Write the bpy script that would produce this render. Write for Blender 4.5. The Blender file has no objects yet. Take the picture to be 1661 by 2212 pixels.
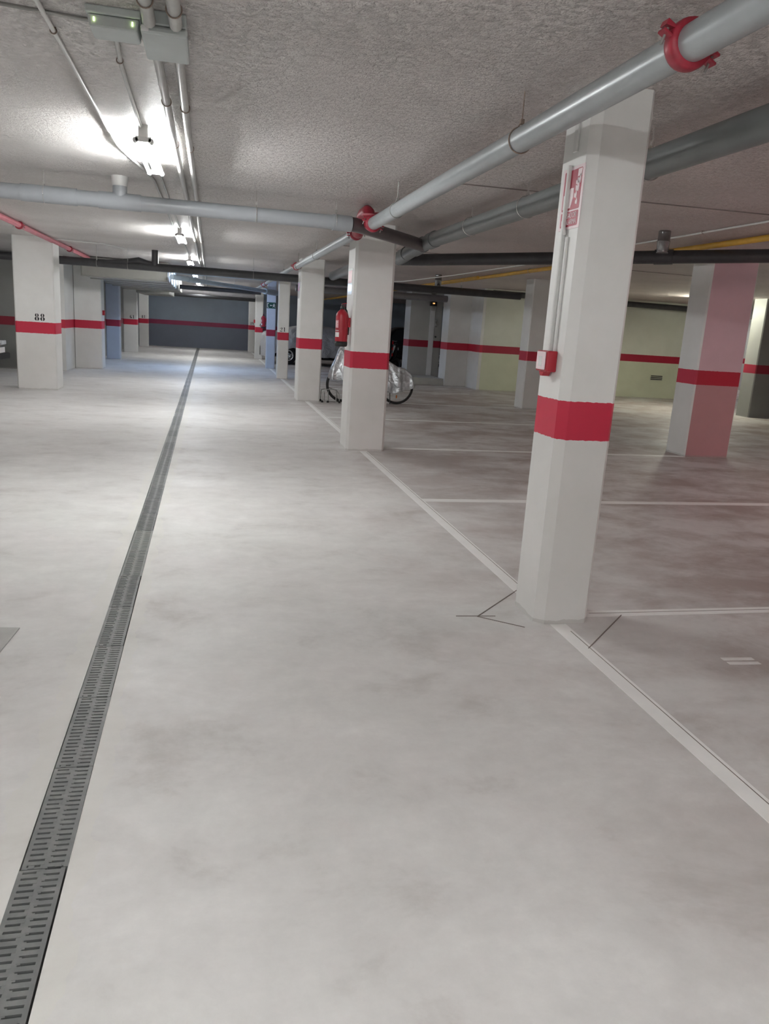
import bpy, bmesh, math, random
from mathutils import Vector, Matrix, noise
random.seed(4)
S = bpy.context.scene
C = S.collection
PI = math.pi
# ------------------------------------------------------------ camera, world, exposure, light settings
CAM_H = 1.5
cam = bpy.data.cameras.new('camera'); camo = bpy.data.objects.new('camera', cam); C.objects.link(camo)
cam.sensor_fit = 'HORIZONTAL'; cam.sensor_width = 36.0; cam.lens = 36.0*1663/1661
cam.clip_start = .05; cam.clip_end = 200
R = ((0.974862, 0.009711, 0.222597), (-0.213741, -0.241348, 0.946608), (0.062916, -0.97039, -0.233205))
camo.matrix_world = Matrix(((R[0][0], -R[0][1], -R[0][2], 0), (R[1][0], -R[1][1], -R[1][2], 0),
                            (R[2][0], -R[2][1], -R[2][2], CAM_H), (0, 0, 0, 1)))
S.camera = camo
w = bpy.data.worlds.new('world'); S.world = w; w.use_nodes = True
w.node_tree.nodes['Background'].inputs[0].default_value = (.8, .85, .9, 1)
w.node_tree.nodes['Background'].inputs[1].default_value = .02
S.view_settings.view_transform = 'Standard'; S.view_settings.look = 'None'
S.view_settings.exposure = 2.2; S.view_settings.gamma = 1.0
S.view_settings.use_curve_mapping = False
TUBE = 46.0            # emission strength of a normal tube
NEAR_TUBE = 38.0       # tubes overhead and in some added fill luminaires
COOL = (.50, .68, 1.0); WHITE = (.965, .985, .985); GREEN = (.98, 1.0, .82); ROSE = (1.0, .62, .62)

# ------------------------------------------------------------ materials
def new_mat(name, col=(.8, .8, .8), rough=.5, metal=0.0, spec=.5):
    m = bpy.data.materials.new(name); m.use_nodes = True
    b = m.node_tree.nodes['Principled BSDF']
    b.inputs['Base Color'].default_value = (*col, 1); b.inputs['Roughness'].default_value = rough
    b.inputs['Metallic'].default_value = metal; b.inputs['Specular IOR Level'].default_value = spec
    return m
def N(m, t, **kw):
    n = m.node_tree.nodes.new(t)
    for k, v in kw.items(): setattr(n, k, v)
    return n
def L(m, a, b): m.node_tree.links.new(a, b)
def noise_node(m, vec, scale, detail=4, rough=.55, dist=0):
    n = N(m, 'ShaderNodeTexNoise'); n.inputs['Scale'].default_value = scale; n.inputs['Detail'].default_value = detail
    n.inputs['Roughness'].default_value = rough; n.inputs['Distortion'].default_value = dist
    if vec: L(m, vec, n.inputs['Vector'])
    return n
def ramp(m, fac, stops):
    r = N(m, 'ShaderNodeValToRGB'); e = r.color_ramp.elements
    while len(e) < len(stops): e.new(.5)
    for i, (p, c) in enumerate(stops):
        e[i].position = p; e[i].color = (*c, 1) if len(c) == 3 else c
    L(m, fac, r.inputs['Fac']); return r
def mix(m, fac, a, b, mode='MIX'):
    n = N(m, 'ShaderNodeMix', data_type='RGBA', blend_type=mode)
    for sock, v in ((n.inputs[0], fac), (n.inputs[6], a), (n.inputs[7], b)):
        if hasattr(v, 'links'): L(m, v, sock)
        elif isinstance(v, (int, float)): sock.default_value = v
        else: sock.default_value = (*v, 1)
    return n.outputs[2]
def mth(m, op, a, b=None):
    n = N(m, 'ShaderNodeMath', operation=op)
    for i, v in enumerate((a, b)):
        if v is None: continue
        if hasattr(v, 'links'): L(m, v, n.inputs[i])
        else: n.inputs[i].default_value = v
    return n.outputs[0]
def bsdf(m): return m.node_tree.nodes['Principled BSDF']
def bump(m, h, strength, dist=.01, prev=None):
    b = N(m, 'ShaderNodeBump'); b.inputs['Strength'].default_value = strength; b.inputs['Distance'].default_value = dist
    L(m, h, b.inputs['Height'])
    if prev: L(m, prev, b.inputs['Normal'])
    return b.outputs['Normal']
def mapped(m, scale=(1, 1, 1), src='Object', rot=(0, 0, 0)):
    tc = N(m, 'ShaderNodeTexCoord'); mp = N(m, 'ShaderNodeMapping'); mp.inputs['Scale'].default_value = scale
    mp.inputs['Rotation'].default_value = rot
    L(m, tc.outputs[src], mp.inputs['Vector']); return mp.outputs['Vector']

def banded(name, up=(.84, .84, .82), low=(.72, .71, .69), band=(.53, .018, .052), rough=.45):
    """painted concrete with the red band between 1.0 and 1.195 m, ragged paint edges"""
    m = new_mat(name, up, rough)
    v = mapped(m); sx = N(m, 'ShaderNodeSeparateXYZ'); L(m, v, sx.inputs[0])
    nz = noise_node(m, v, 35, 3); wob = mth(m, 'MULTIPLY', mth(m, 'SUBTRACT', nz.outputs['Fac'], .5), .012)
    z = mth(m, 'ADD', sx.outputs['Z'], wob)
    isup = mth(m, 'GREATER_THAN', z, 1.195); isband = mth(m, 'MULTIPLY', mth(m, 'GREATER_THAN', z, 1.0), mth(m, 'LESS_THAN', z, 1.195))
    n2 = noise_node(m, v, 2.2, 5)
    r2 = ramp(m, n2.outputs['Fac'], [(.35, (.93, .93, .92)), (.65, (1, 1, 1))])
    base = mix(m, isup, low, up); base = mix(m, 1.0, base, r2.outputs[0], 'MULTIPLY')
    # scuffed grey dirt just above the ground
    dirt = mth(m, 'MULTIPLY', mth(m, 'LESS_THAN', mth(m, 'SUBTRACT', z, mth(m, 'MULTIPLY', noise_node(m, v, 9, 4).outputs['Fac'], .045)), .0), .4)
    base = mix(m, dirt, base, (.36, .34, .31))
    col = mix(m, isband, base, band)
    L(m, col, bsdf(m).inputs['Base Color'])
    n3 = noise_node(m, v, 90, 3)
    L(m, bump(m, n3.outputs['Fac'], .12, .003), bsdf(m).inputs['Normal'])
    return m
M = {}
M['column'] = banded('painted_concrete')
M['column_blue'] = banded('blue_lit_paint', up=(.62, .66, .76), low=(.52, .57, .66), band=(.36, .015, .05))  # column paint with cool bluish lamplight put into its colour
M['column_rose'] = banded('rose_lit_paint', up=(.78, .55, .60), low=(.56, .30, .31), band=(.50, .010, .035))  # pink light cast put into the colour of one column's front face
M['wall_slate'] = banded('slate_paint', up=(.27, .32, .39), low=(.18, .20, .26), band=(.26, .02, .07))
M['wall_green'] = banded('pale_green_paint', up=(.72, .74, .66), low=(.62, .65, .50), band=(.36, .014, .04))
M['wall_grey'] = banded('grey_paint', up=(.52, .52, .50), low=(.45, .45, .44), band=(.34, .014, .04))
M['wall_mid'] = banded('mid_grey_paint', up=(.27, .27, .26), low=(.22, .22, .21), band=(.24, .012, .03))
M['wall_dark'] = banded('dark_paint', up=(.16, .17, .17), low=(.12, .12, .12), band=(.12, .01, .02))

def floor_mat():
    m = new_mat('polished_concrete', rough=.42)
    v = mapped(m); vs = mapped(m, (.85, 1.15, 1))
    a = noise_node(m, vs, .75, 6, .62, .25); b = noise_node(m, vs, 1.9, 8, .68, .25); c = noise_node(m, v, 9, 6, .7)
    base = ramp(m, b.outputs['Fac'], [(.30, (.58, .57, .55)), (.44, (.70, .695, .68)), (.58, (.735, .73, .715)), (.72, (.79, .785, .765))])
    # brown tyre-worn patches, mostly inside the parking bays on the right
    sx = N(m, 'ShaderNodeSeparateXYZ'); L(m, v, sx.inputs[0])
    bay = N(m, 'ShaderNodeMapRange'); L(m, sx.outputs['X'], bay.inputs[0])
    for i, val in ((1, .9), (2, 3.6), (3, .12), (4, 1.0)): bay.inputs[i].default_value = val
    st = ramp(m, mth(m, 'ADD', mth(m, 'MULTIPLY', a.outputs['Fac'], .5), mth(m, 'MULTIPLY', b.outputs['Fac'], .5)), [(.42, (1, 1, 1)), (.56, (0, 0, 0))])
    f = mth(m, 'MULTIPLY', mth(m, 'ADD', mth(m, 'MULTIPLY', st.outputs[0], .75), .22), bay.outputs[0])
    col = mix(m, f, base.outputs[0], (.40, .335, .31))
    fine = ramp(m, c.outputs['Fac'], [(.3, (.93, .93, .93)), (.7, (1.03, 1.03, 1.03))])
    col = mix(m, 1.0, col, fine.outputs[0], 'MULTIPLY')
    # pale cement edge beside the drain, with small rust-brown marks
    dx = mth(m, 'ABSOLUTE', mth(m, 'ADD', sx.outputs['X'], .45))
    edge = mth(m, 'LESS_THAN', mth(m, 'SUBTRACT', dx, mth(m, 'MULTIPLY', noise_node(m, v, 5, 3).outputs['Fac'], .16)), .05)
    col = mix(m, mth(m, 'MULTIPLY', edge, .45), col, (.70, .69, .64))
    L(m, col, bsdf(m).inputs['Base Color'])
    rr = ramp(m, b.outputs['Fac'], [(.3, (.60, .60, .60)), (.7, (.44, .44, .44))]); L(m, rr.outputs[0], bsdf(m).inputs['Roughness'])
    n = bump(m, c.outputs['Fac'], .08, .004); L(m, n, bsdf(m).inputs['Normal'])
    return m
M['floor'] = floor_mat()
def ceil_mat():
    m = new_mat('sprayed_plaster', rough=.42, spec=.5)
    v = mapped(m); a = noise_node(m, v, 48, 5, .6, .6); vo = N(m, 'ShaderNodeTexVoronoi'); vo.inputs['Scale'].default_value = 70; L(m, v, vo.inputs['Vector'])
    big = noise_node(m, v, .8, 4, .5)
    sx = N(m, 'ShaderNodeSeparateXYZ'); L(m, v, sx.inputs[0])
    warm = N(m, 'ShaderNodeMapRange'); L(m, mth(m, 'ADD', sx.outputs['X'], mth(m, 'MULTIPLY', big.outputs['Fac'], 1.5)), warm.inputs[0])
    for i, val in ((1, 1.0), (2, 5.0), (3, 0), (4, 1)): warm.inputs[i].default_value = val
    c = mix(m, warm.outputs[0], (.86, .825, .80), (.76, .66, .635))
    chips = ramp(m, noise_node(m, mapped(m, (1, 1.6, 1), rot=(0, 0, .5)), 30, 5, .75, .5).outputs['Fac'], [(.56, (0, 0, 0)), (.63, (1, 1, 1))])
    chipf = mth(m, 'MULTIPLY', chips.outputs[0], .65)
    c2 = ramp(m, big.outputs['Fac'], [(.35, (.88, .87, .86)), (.65, (1.05, 1.05, 1.05))])
    c = mix(m, 1.0, c, c2.outputs[0], 'MULTIPLY')
    c = mix(m, chipf, c, (.93, .90, .87))
    L(m, c, bsdf(m).inputs['Base Color'])
    hi = ramp(m, vo.outputs['Distance'], [(.0, (1, 1, 1)), (.45, (0, 0, 0))])
    fl2 = ramp(m, noise_node(m, v, 26, 6, .7, .3).outputs['Fac'], [(.50, (0, 0, 0)), (.66, (1, 1, 1))])
    n1 = bump(m, a.outputs['Fac'], .9, .022)
    n2 = bump(m, hi.outputs[0], .5, .010, n1)
    n3 = bump(m, fl2.outputs[0], .7, .018, n2)
    L(m, n3, bsdf(m).inputs['Normal'])
    return m
M['ceiling'] = ceil_mat()
def speck(name, col, rough=.5, metal=0, var=.15, scale=6, bmp=0.0):
    m = new_mat(name, col, rough, metal)
    v = mapped(m); n = noise_node(m, v, scale, 5)
    r = ramp(m, n.outputs['Fac'], [(.3, tuple(c*(1-var) for c in col)), (.7, tuple(min(1, c*(1+var)) for c in col))])
    L(m, r.outputs[0], bsdf(m).inputs['Base Color'])
    if bmp: L(m, bump(m, n.outputs['Fac'], bmp, .01), bsdf(m).inputs['Normal'])
    return m
M['pvc'] = speck('grey_pvc', (.34, .36, .38), .32, var=.04, scale=5)
M['steelpipe'] = speck('galvanised_pipe', (.40, .43, .44), .34, .25, .05, 8)
M['mid_pvc'] = speck('mid_grey_pvc', (.19, .205, .205), .3, var=.05, scale=5)
M['dark_pvc'] = speck('dark_pvc', (.055, .055, .06), .38, var=.15)
M['bend_pvc'] = speck('shadowed_pvc', (.115, .10, .105), .38, var=.1)  # shadow on the bend, put into a darker copy of the pipe plastic
M['brown_pvc'] = speck('shaded_pvc', (.20, .19, .20), .38, var=.1)
M['pvc_blue_lit'] = speck('blue_lit_pvc', (.40, .48, .56), .35, var=.08)  # pipe plastic with the cool tube's blue light in its colour
M['conduit'] = speck('grey_conduit', (.50, .50, .48), .35, var=.06, scale=20)
M['white_plastic'] = speck('white_plastic', (.74, .74, .72), .4, var=.04)
M['grey_plastic'] = speck('grey_plastic', (.50, .54, .53), .45, var=.05)
M['red'] = speck('red_paint', (.40, .015, .03), .35, var=.1)
M['red_pink'] = speck('faded_red_paint', (.55, .16, .19), .4, var=.12)
M['coupling'] = speck('coupling_red', (.33, .02, .04), .4, var=.2, scale=30, bmp=.1)
M['yellow'] = speck('yellow_paint', (.66, .38, .05), .4, var=.12)
M['rust'] = speck('rusty_rod', (.30, .23, .19), .6, .3, .3, 60)
M['wire'] = speck('zinc_wire', (.42, .42, .40), .4, .6, .1)
M['zinc'] = speck('bright_zinc', (.75, .75, .73), .22, 1, .1)
M['sleeve'] = speck('dull_steel_sleeve', (.28, .28, .28), .2, .9, .1)
M['duct'] = speck('duct_sheet', (.34, .34, .31), .4, .2, .08, 2)
M['black'] = speck('black_rubber', (.018, .018, .018), .6, var=.2)
M['blackp'] = speck('black_paint', (.03, .03, .032), .3, var=.2)
M['ink'] = speck('stencil_ink', (.02, .02, .02), .6, var=.1)
M['line'] = speck('white_floor_paint', (.90, .90, .88), .45, var=.04, scale=5)
M['groove'] = speck('dirty_groove', (.20, .17, .15), .8, var=.2)
M['slabpatch'] = speck('concrete_patch', (.45, .45, .43), .5, var=.07)
M['ceil_joint'] = speck('ceiling_joint', (.27, .23, .21), .8, var=.2)
M['sign_red'] = speck('sign_red', (.40, .012, .045), .3, var=.05)
M['sign_white'] = speck('sign_white', (.88, .74, .76), .3, var=.02)
M['label_white'] = speck('label_white', (.82, .80, .80), .4, var=.02)
M['label_pink'] = speck('label_pink', (.72, .30, .34), .4, var=.05)
M['sign_green'] = speck('sign_green', (.010, .075, .060), .35, var=.05)
M['glossy_white'] = new_mat('glossy_white', (.85, .85, .84), .15)
M['door'] = speck('white_door', (.80, .81, .82), .35, var=.02)
M['glass_dark'] = new_mat('car_glass', (.02, .025, .03), .08)
M['car_silver'] = new_mat('silver_car_paint', (.42, .43, .45), .25, .7)
M['car_dark'] = new_mat('black_car_paint', (.012, .013, .016), .2, .2)
M['chrome'] = new_mat('chrome', (.8, .8, .8), .12, 1)
M['head_glass'] = new_mat('headlamp_glass', (.8, .82, .85), .1)
M['amber'] = new_mat('amber_reflector', (.75, .22, .03), .25)
M['red_lens'] = new_mat('red_lens', (.45, .01, .01), .2)
def tarp(name, col, metal, rough):
    m = new_mat(name, col, rough, metal)
    v = mapped(m); n = noise_node(m, v, 5, 3, .5, 1.2); n2 = noise_node(m, v, 22, 3)
    x = bump(m, n.outputs['Fac'], .8, .05); x = bump(m, n2.outputs['Fac'], .25, .01, x); L(m, x, bsdf(m).inputs['Normal']); return m
M['tarp_silver'] = tarp('silver_tarpaulin', (.60, .62, .64), .6, .34)
M['tarp_grey'] = tarp('grey_car_cover', (.40, .40, .41), .25, .45)
def grate_mat():
    m = new_mat('grate_plastic', rough=.5)
    oi = N(m, 'ShaderNodeObjectInfo'); v = mapped(m); n = noise_node(m, v, 14, 5)
    a = ramp(m, oi.outputs['Random'], [(0, (.105, .11, .112)), (1, (.20, .205, .198))])
    c = mix(m, mth(m, 'MULTIPLY', ramp(m, n.outputs['Fac'], [(.45, (0, 0, 0)), (.75, (1, 1, 1))]).outputs[0], .5), a.outputs[0], (.30, .295, .28))
    L(m, c, bsdf(m).inputs['Base Color']); return m
M['grate'] = grate_mat()
def emis(name, col, s):
    m = bpy.data.materials.new(name); m.use_nodes = True; nt = m.node_tree; nt.nodes.clear()
    e = nt.nodes.new('ShaderNodeEmission'); o = nt.nodes.new('ShaderNodeOutputMaterial')
    e.inputs[0].default_value = (*col, 1); e.inputs[1].default_value = s; nt.links.new(e.outputs[0], o.inputs[0]); return m
M['tube'] = emis('lit_tube', WHITE, TUBE); M['tube_near'] = emis('lit_tube_near', WHITE, NEAR_TUBE)
M['tube_fill'] = emis('lit_tube_weak', WHITE, 34); M['tube_rear'] = emis('lit_tube_rear', WHITE, 120); M['tube_cool'] = emis('lit_tube_cool', COOL, TUBE*1.0); M['tube_green'] = emis('lit_tube_greenish', GREEN, 48)
M['tube_rose'] = emis('lit_tube_rose', ROSE, 34)
M['led_green'] = emis('green_indicator', (.75, 1, .35), 1.2); M['led_orange'] = emis('orange_indicator', (1, .45, .15), .35)

# ------------------------------------------------------------ mesh helpers
class MB:
    def __init__(s): s.v = []; s.f = []; s.m = []; s.smooth = []
    def add(s, vs, fs, mi=0, sm=False):
        o = len(s.v); s.v += [tuple(p) for p in vs]
        for f in fs: s.f.append([i+o for i in f]); s.m.append(mi); s.smooth.append(sm)
        return s
    def box(s, x0, x1, y0, y1, z0, z1, mi=0):
        vs = [(x, y, z) for z in (z0, z1) for y in (y0, y1) for x in (x0, x1)]
        return s.add(vs, [(0, 2, 3, 1), (4, 5, 7, 6), (0, 1, 5, 4), (2, 6, 7, 3), (0, 4, 6, 2), (1, 3, 7, 5)], mi)
    def prism(s, pts, z0, z1, mi=0, axis='z'):
        def P(a, b, c): return {'z': (a, b, c), 'y': (a, c, b), 'x': (c, a, b)}[axis]
        n = len(pts); vs = [P(a, b, z0) for a, b in pts]+[P(a, b, z1) for a, b in pts]
        fs = [tuple(range(n))[::-1], tuple(range(n, 2*n))]+[(i, (i+1) % n, n+(i+1) % n, n+i) for i in range(n)]
        return s.add(vs, fs, mi)
    def tube(s, path, r, n=14, mi=0, cap=True, rads=None):
        path = [Vector(p) for p in path]; rings = []; up = Vector((0, 0, 1)); k = len(path)
        t0 = (path[1]-path[0]).normalized()
        if abs(t0.dot(up)) > .95: up = Vector((1, 0, 0))
        a = t0.cross(up).normalized()
        for i, p in enumerate(path):
            t = (path[min(i+1, k-1)]-path[max(i-1, 0)]).normalized()
            a = (a-t*a.dot(t)).normalized(); b = t.cross(a); rr = rads[i] if rads else r
            rings.append([p+a*rr*math.cos(2*PI*j/n)+b*rr*math.sin(2*PI*j/n) for j in range(n)])
        vs = [q for R_ in rings for q in R_]; fs = []
        for i in range(k-1):
            for j in range(n): fs.append((i*n+j, i*n+(j+1) % n, (i+1)*n+(j+1) % n, (i+1)*n+j))
        s.add(vs, fs, mi, True)
        if cap:
            s.add(rings[0], [tuple(range(n))], mi); s.add(rings[-1], [tuple(range(n))[::-1]], mi)
        return s
    def lathe(s, prof, c=(0, 0, 0), n=24, mi=0, axis='z'):
        vs = []; fs = []
        for (r, z) in prof:
            for j in range(n):
                x, y = r*math.cos(2*PI*j/n), r*math.sin(2*PI*j/n)
                p = {'z': (x, y, z), 'y': (x, z, y), 'x': (z, x, y)}[axis]
                vs.append((p[0]+c[0], p[1]+c[1], p[2]+c[2]))
        for i in range(len(prof)-1):
            for j in range(n): fs.append((i*n+j, i*n+(j+1) % n, (i+1)*n+(j+1) % n, (i+1)*n+j))
        return s.add(vs, fs, mi, True)
    def torus(s, c, R_, r, axis='y', n=36, k=10, a0=0, a1=2*PI, mi=0):
        full = abs(a1-a0-2*PI) < 1e-6; m_ = n if full else n+1; vs = []; fs = []
        for i in range(m_):
            A = a0+(a1-a0)*i/n
            for j in range(k):
                B = 2*PI*j/k; q = R_+r*math.cos(B); h = r*math.sin(B)
                p = {'y': (q*math.cos(A), h, q*math.sin(A)), 'z': (q*math.cos(A), q*math.sin(A), h), 'x': (h, q*math.cos(A), q*math.sin(A))}[axis]
                vs.append((p[0]+c[0], p[1]+c[1], p[2]+c[2]))
        for i in range(n):
            i2 = (i+1) % m_
            for j in range(k): fs.append((i*k+j, i*k+(j+1) % k, i2*k+(j+1) % k, i2*k+j))
        return s.add(vs, fs, mi, True)
    def build(s, name, mats, parent=None, loc=None, bevel=0, sub=0):
        me = bpy.data.meshes.new(name); me.from_pydata(s.v, [], s.f)
        for m in (mats if isinstance(mats, (list, tuple)) else [mats]): me.materials.append(m)
        me.polygons.foreach_set('material_index', s.m); me.polygons.foreach_set('use_smooth', s.smooth)
        bm = bmesh.new(); bm.from_mesh(me); bmesh.ops.recalc_face_normals(bm, faces=bm.faces); bm.to_mesh(me); bm.free(); me.update()
        o = bpy.data.objects.new(name, me); C.objects.link(o)
        if loc: o.location = loc
        if parent: o.parent = parent
        if bevel:
            b = o.modifiers.new('bevel', 'BEVEL'); b.width = bevel; b.segments = 2; b.limit_method = 'ANGLE'
        if sub:
            b = o.modifiers.new('sub', 'SUBSURF'); b.levels = sub; b.render_levels = sub
        return o
def tag(o, label=None, cat=None, group=None, kind=None):
    if label: o['label'] = label
    if cat: o['category'] = cat
    if group: o['group'] = group
    if kind: o['kind'] = kind
    return o
def empty(name, loc, label, cat, group=None):
    o = bpy.data.objects.new(name, None); C.objects.link(o); o.location = loc; o.empty_display_size = .1
    return tag(o, label, cat, group)
def copy_tree(o, parent=None):
    c = o.copy(); C.objects.link(c); c.parent = parent
    for ch in list(o.children): copy_tree(ch, c)
    return c
def text_mesh(txt, size, extrude=.0006):
    cu = bpy.data.curves.new('lettering', 'FONT'); cu.body = txt; cu.size = size; cu.extrude = extrude
    cu.align_x = 'CENTER'; cu.align_y = 'CENTER'; cu.resolution_u = 3
    o = bpy.data.objects.new('lettering', cu); C.objects.link(o); dg = bpy.context.evaluated_depsgraph_get(); dg.update()
    me = bpy.data.meshes.new_from_object(o.evaluated_get(dg)); bpy.data.objects.remove(o); return me
H = 2.65
# ------------------------------------------------------------ structure: floor, ceiling, walls
def dx_(y): return -.425-.0033*y
fl = MB(); ys = [-8, 0, 10, 20, 30, 37.6]; hw = .0625
for (xa, side) in ((-9.0, -1), (20.0, 1)):
    for a, b in zip(ys[:-1], ys[1:]):
        e0, e1 = dx_(a)+side*hw, dx_(b)+side*hw
        fl.add([(xa, a, 0), (e0, a, 0), (e1, b, 0), (xa, b, 0)], [(0, 1, 2, 3)] if side < 0 else [(3, 2, 1, 0)])
        fl.add([(e0, a, 0), (e1, b, 0), (e1, b, -.05), (e0, a, -.05)], [(0, 1, 2, 3)])
for a, b in zip(ys[:-1], ys[1:]):
    fl.add([(dx_(a)-hw, a, -.05), (dx_(a)+hw, a, -.05), (dx_(b)+hw, b, -.05), (dx_(b)-hw, b, -.05)], [(0, 1, 2, 3)])
floor = tag(fl.build('floor', M['floor']), kind='structure')
ceil = tag(MB().box(-9, 20, -8, 37.6, H, H+.1).build('ceiling', M['ceiling']), kind='structure')
tag(MB().box(-9, 20, 37.6, 37.8, 0, H).build('wall_far', M['wall_slate']), kind='structure')
tag(MB().box(-9, 20, -8.2, -8, 0, H).build('wall_behind', M['column']), kind='structure')
tag(MB().box(-9.2, -9, -8.2, 37.8, 0, H).build('wall_left', M['wall_grey']), kind='structure')
tag(MB().box(20, 20.2, -8.2, 37.8, 0, H).build('wall_right', M['wall_grey']), kind='structure')
tag(MB().box(-9, -3.34, 19.85, 37.6, 0, H).build('wall_left_bay', M['wall_mid']), kind='structure')
tag(MB().box(-3.42, -3.33, 19.80, 21.05, 0, H).build('wall_left_return', M['column']), kind='structure')
tag(MB().box(7.10, 13.25, 20.0, 20.9, 0, H).build('wall_green_back', M['wall_green']), kind='structure')
tag(MB().box(6.40, 7.085, 20.95, 21.6, 0, H).build('wall_corner', M['column']), kind='structure')
tag(MB().box(7.02, 7.098, 20.0, 20.948, 0, H).build('wall_return', M['column']), kind='structure')
curb = tag(MB().box(5.30, 6.398, 21.05, 24.2, 0, .19).build('trim_1', M['slabpatch'], bevel=.01), kind='structure')
tag(MB().box(5.66, 6.25, 22.40, 23.05, .19, H).box(6.25, 6.40, 22.62, 24.0, .19, H).box(6.40, 6.62, 22.40, 24.0, .0, H).build('wall_stair_lobby', M['wall_grey']), kind='structure')
# slab joints on the ceiling and saw cuts on the floor: parts of ceiling and floor
def strip(name, pts, width, z, mat, parent, th=.003):
    mb = MB()
    for p, q in zip(pts[:-1], pts[1:]):
        p = Vector(p); q = Vector(q); d = (q-p).normalized(); n = Vector((-d.y, d.x))*width/2
        mb.prism([(p+n)[:], (q+n)[:], (q-n)[:], (p-n)[:]], z, z+th)
    return mb.build(name, mat, parent)
for y in (6.26, 12.0, 23.6): strip('slab_joint', [(1.9, y+.06), (4.68, y-.07), (9, y)], .02, H-.006, M['ceil_joint'], ceil, .006)
for pts in ([(1.845, 4.153), (1.433, 3.726), (1.64, 3.56)], [(1.315, 3.739), (1.537, 3.727)], [(2.284, 3.70), (1.862, 3.269)]):
    strip('saw_cut', pts, .006, .0, M['groove'], floor, .0025)
def paint(pts, wd): return strip('painted_line', pts, wd, .0, M['line'], floor, .0015)
for a, b in ((-1.0, 3.59), (3.93, 9.22), (9.72, 15.03), (15.52, 20.65), (21, 24.77), (25.1, 30.3), (30.8, 36)):
    paint([(1.848, a), (1.845, b)], .092)
    strip('line_groove', [(1.878, a+.2), (1.872, b-.1)], .004, .0, M['groove'], floor, .0022)
for y, x1, x2, wd in ((3.73, 2.03, 6.9, .085), (6.55, 1.89, 6.9, .11), (9.50, 2.12, 6.49, .10), (12.55, 1.89, 6.9, .10), (15.4, 2.1, 6.4, .1), (18.4, 1.9, 6.3, .1)):
    paint([(x1, y), (x2, y+.02)], wd)
strip('line_groove', [(2.1, 3.735), (6.8, 3.75)], .005, 0, M['groove'], floor, .0022)
paint([(2.50, 3.095), (2.67, 3.085)], .028); paint([(2.50, 3.045), (2.67, 3.035)], .028)
patch = MB().prism([(-1.6, 3.42), (-.89, 3.425), (-.87, 3.70), (-1.6, 3.76)], 0, .006).build('concrete_patch', M['slabpatch'], floor)

# ------------------------------------------------------------ columns
def column(x0, x1, y0, y1, label, mat=None, chamfer=.02, mats2=None, fl_ch=None):
    w_, d_ = x1-x0, y1-y0; cx_, cy_ = (x0+x1)/2, (y0+y1)/2
    c = chamfer; f_ = fl_ch or c
    pts = [(-w_/2+f_, -d_/2), (w_/2-c, -d_/2), (w_/2, -d_/2+c), (w_/2, d_/2-c), (w_/2-c, d_/2), (-w_/2+c, d_/2), (-w_/2, d_/2-c), (-w_/2, -d_/2+f_)]
    mb = MB(); n = 8; zs = [0, H]
    vs = [(a, b, z) for z in zs for a, b in pts]
    for i in range(n):
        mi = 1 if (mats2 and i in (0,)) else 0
        mb.add([vs[i], vs[(i+1) % n], vs[n+(i+1) % n], vs[n+i]], [(0, 1, 2, 3)], mi)
    mb.add([vs[n+i] for i in range(n)], [tuple(range(n))]); mb.add([vs[i] for i in range(n)], [tuple(range(n))])
    o = mb.build('concrete_column', [mat or M['column']]+([mats2] if mats2 else []), loc=(cx_, cy_, 0))
    return tag(o, label, 'column')
c1 = column(1.722, 2.022, 3.60, 3.92, 'nearest white column with red band, carrying the red call point and alarm sign', fl_ch=.045)
c2 = column(1.632, 2.112, 9.23, 9.72, 'white column with red band and large red extinguisher, in front of the covered bicycle', chamfer=.03)
c3 = column(1.642, 2.094, 15.04, 15.52, 'white column with red band just left of the covered bicycle, behind the extinguisher column')
c4 = column(1.712, 1.995, 20.66, 20.98, 'slim white column with red band and stencilled 21')
c5 = column(1.700, 1.975, 24.78, 25.08, 'bluish column carrying the green exit sign', M['column_blue'])
c6 = column(1.655, 1.950, 30.42, 30.75, 'distant white column with red band and stencilled 4')
c7 = column(1.670, 1.960, 36.15, 36.50, 'farthest white column on the right of the aisle, stencilled 39')
cl1 = column(-3.385, -2.715, 15.15, 15.75, 'wide white column left of the aisle stencilled 88')
cl2 = column(-3.335, -2.68, 21.05, 21.65, 'broad pale column behind the 88 column under the air duct')
cl3 = column(-3.14, -2.74, 25.65, 26.1, 'blue-tinted column left of the aisle beyond the air duct front', M['column_blue'])
cl4 = column(-3.13, -2.64, 30.55, 31.0, 'distant left column stencilled 61')
cl5 = column(-3.06, -2.66, 36.1, 36.5, 'farthest left column stencilled 81, beside the slate end wall')
cr1 = column(6.44, 7.10, 15.37, 15.80, 'white column right of the covered bicycle, seen just left of the nearest column')
cr2 = column(6.50, 7.20, 9.53, 10.0, 'large column at right with pink light painted on its front face and red band', mats2=M['column_rose'])
cr3 = column(12.10, 12.85, 15.55, 16.0, 'grey column cut by the right edge of the photo', M['wall_mid'])

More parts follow.
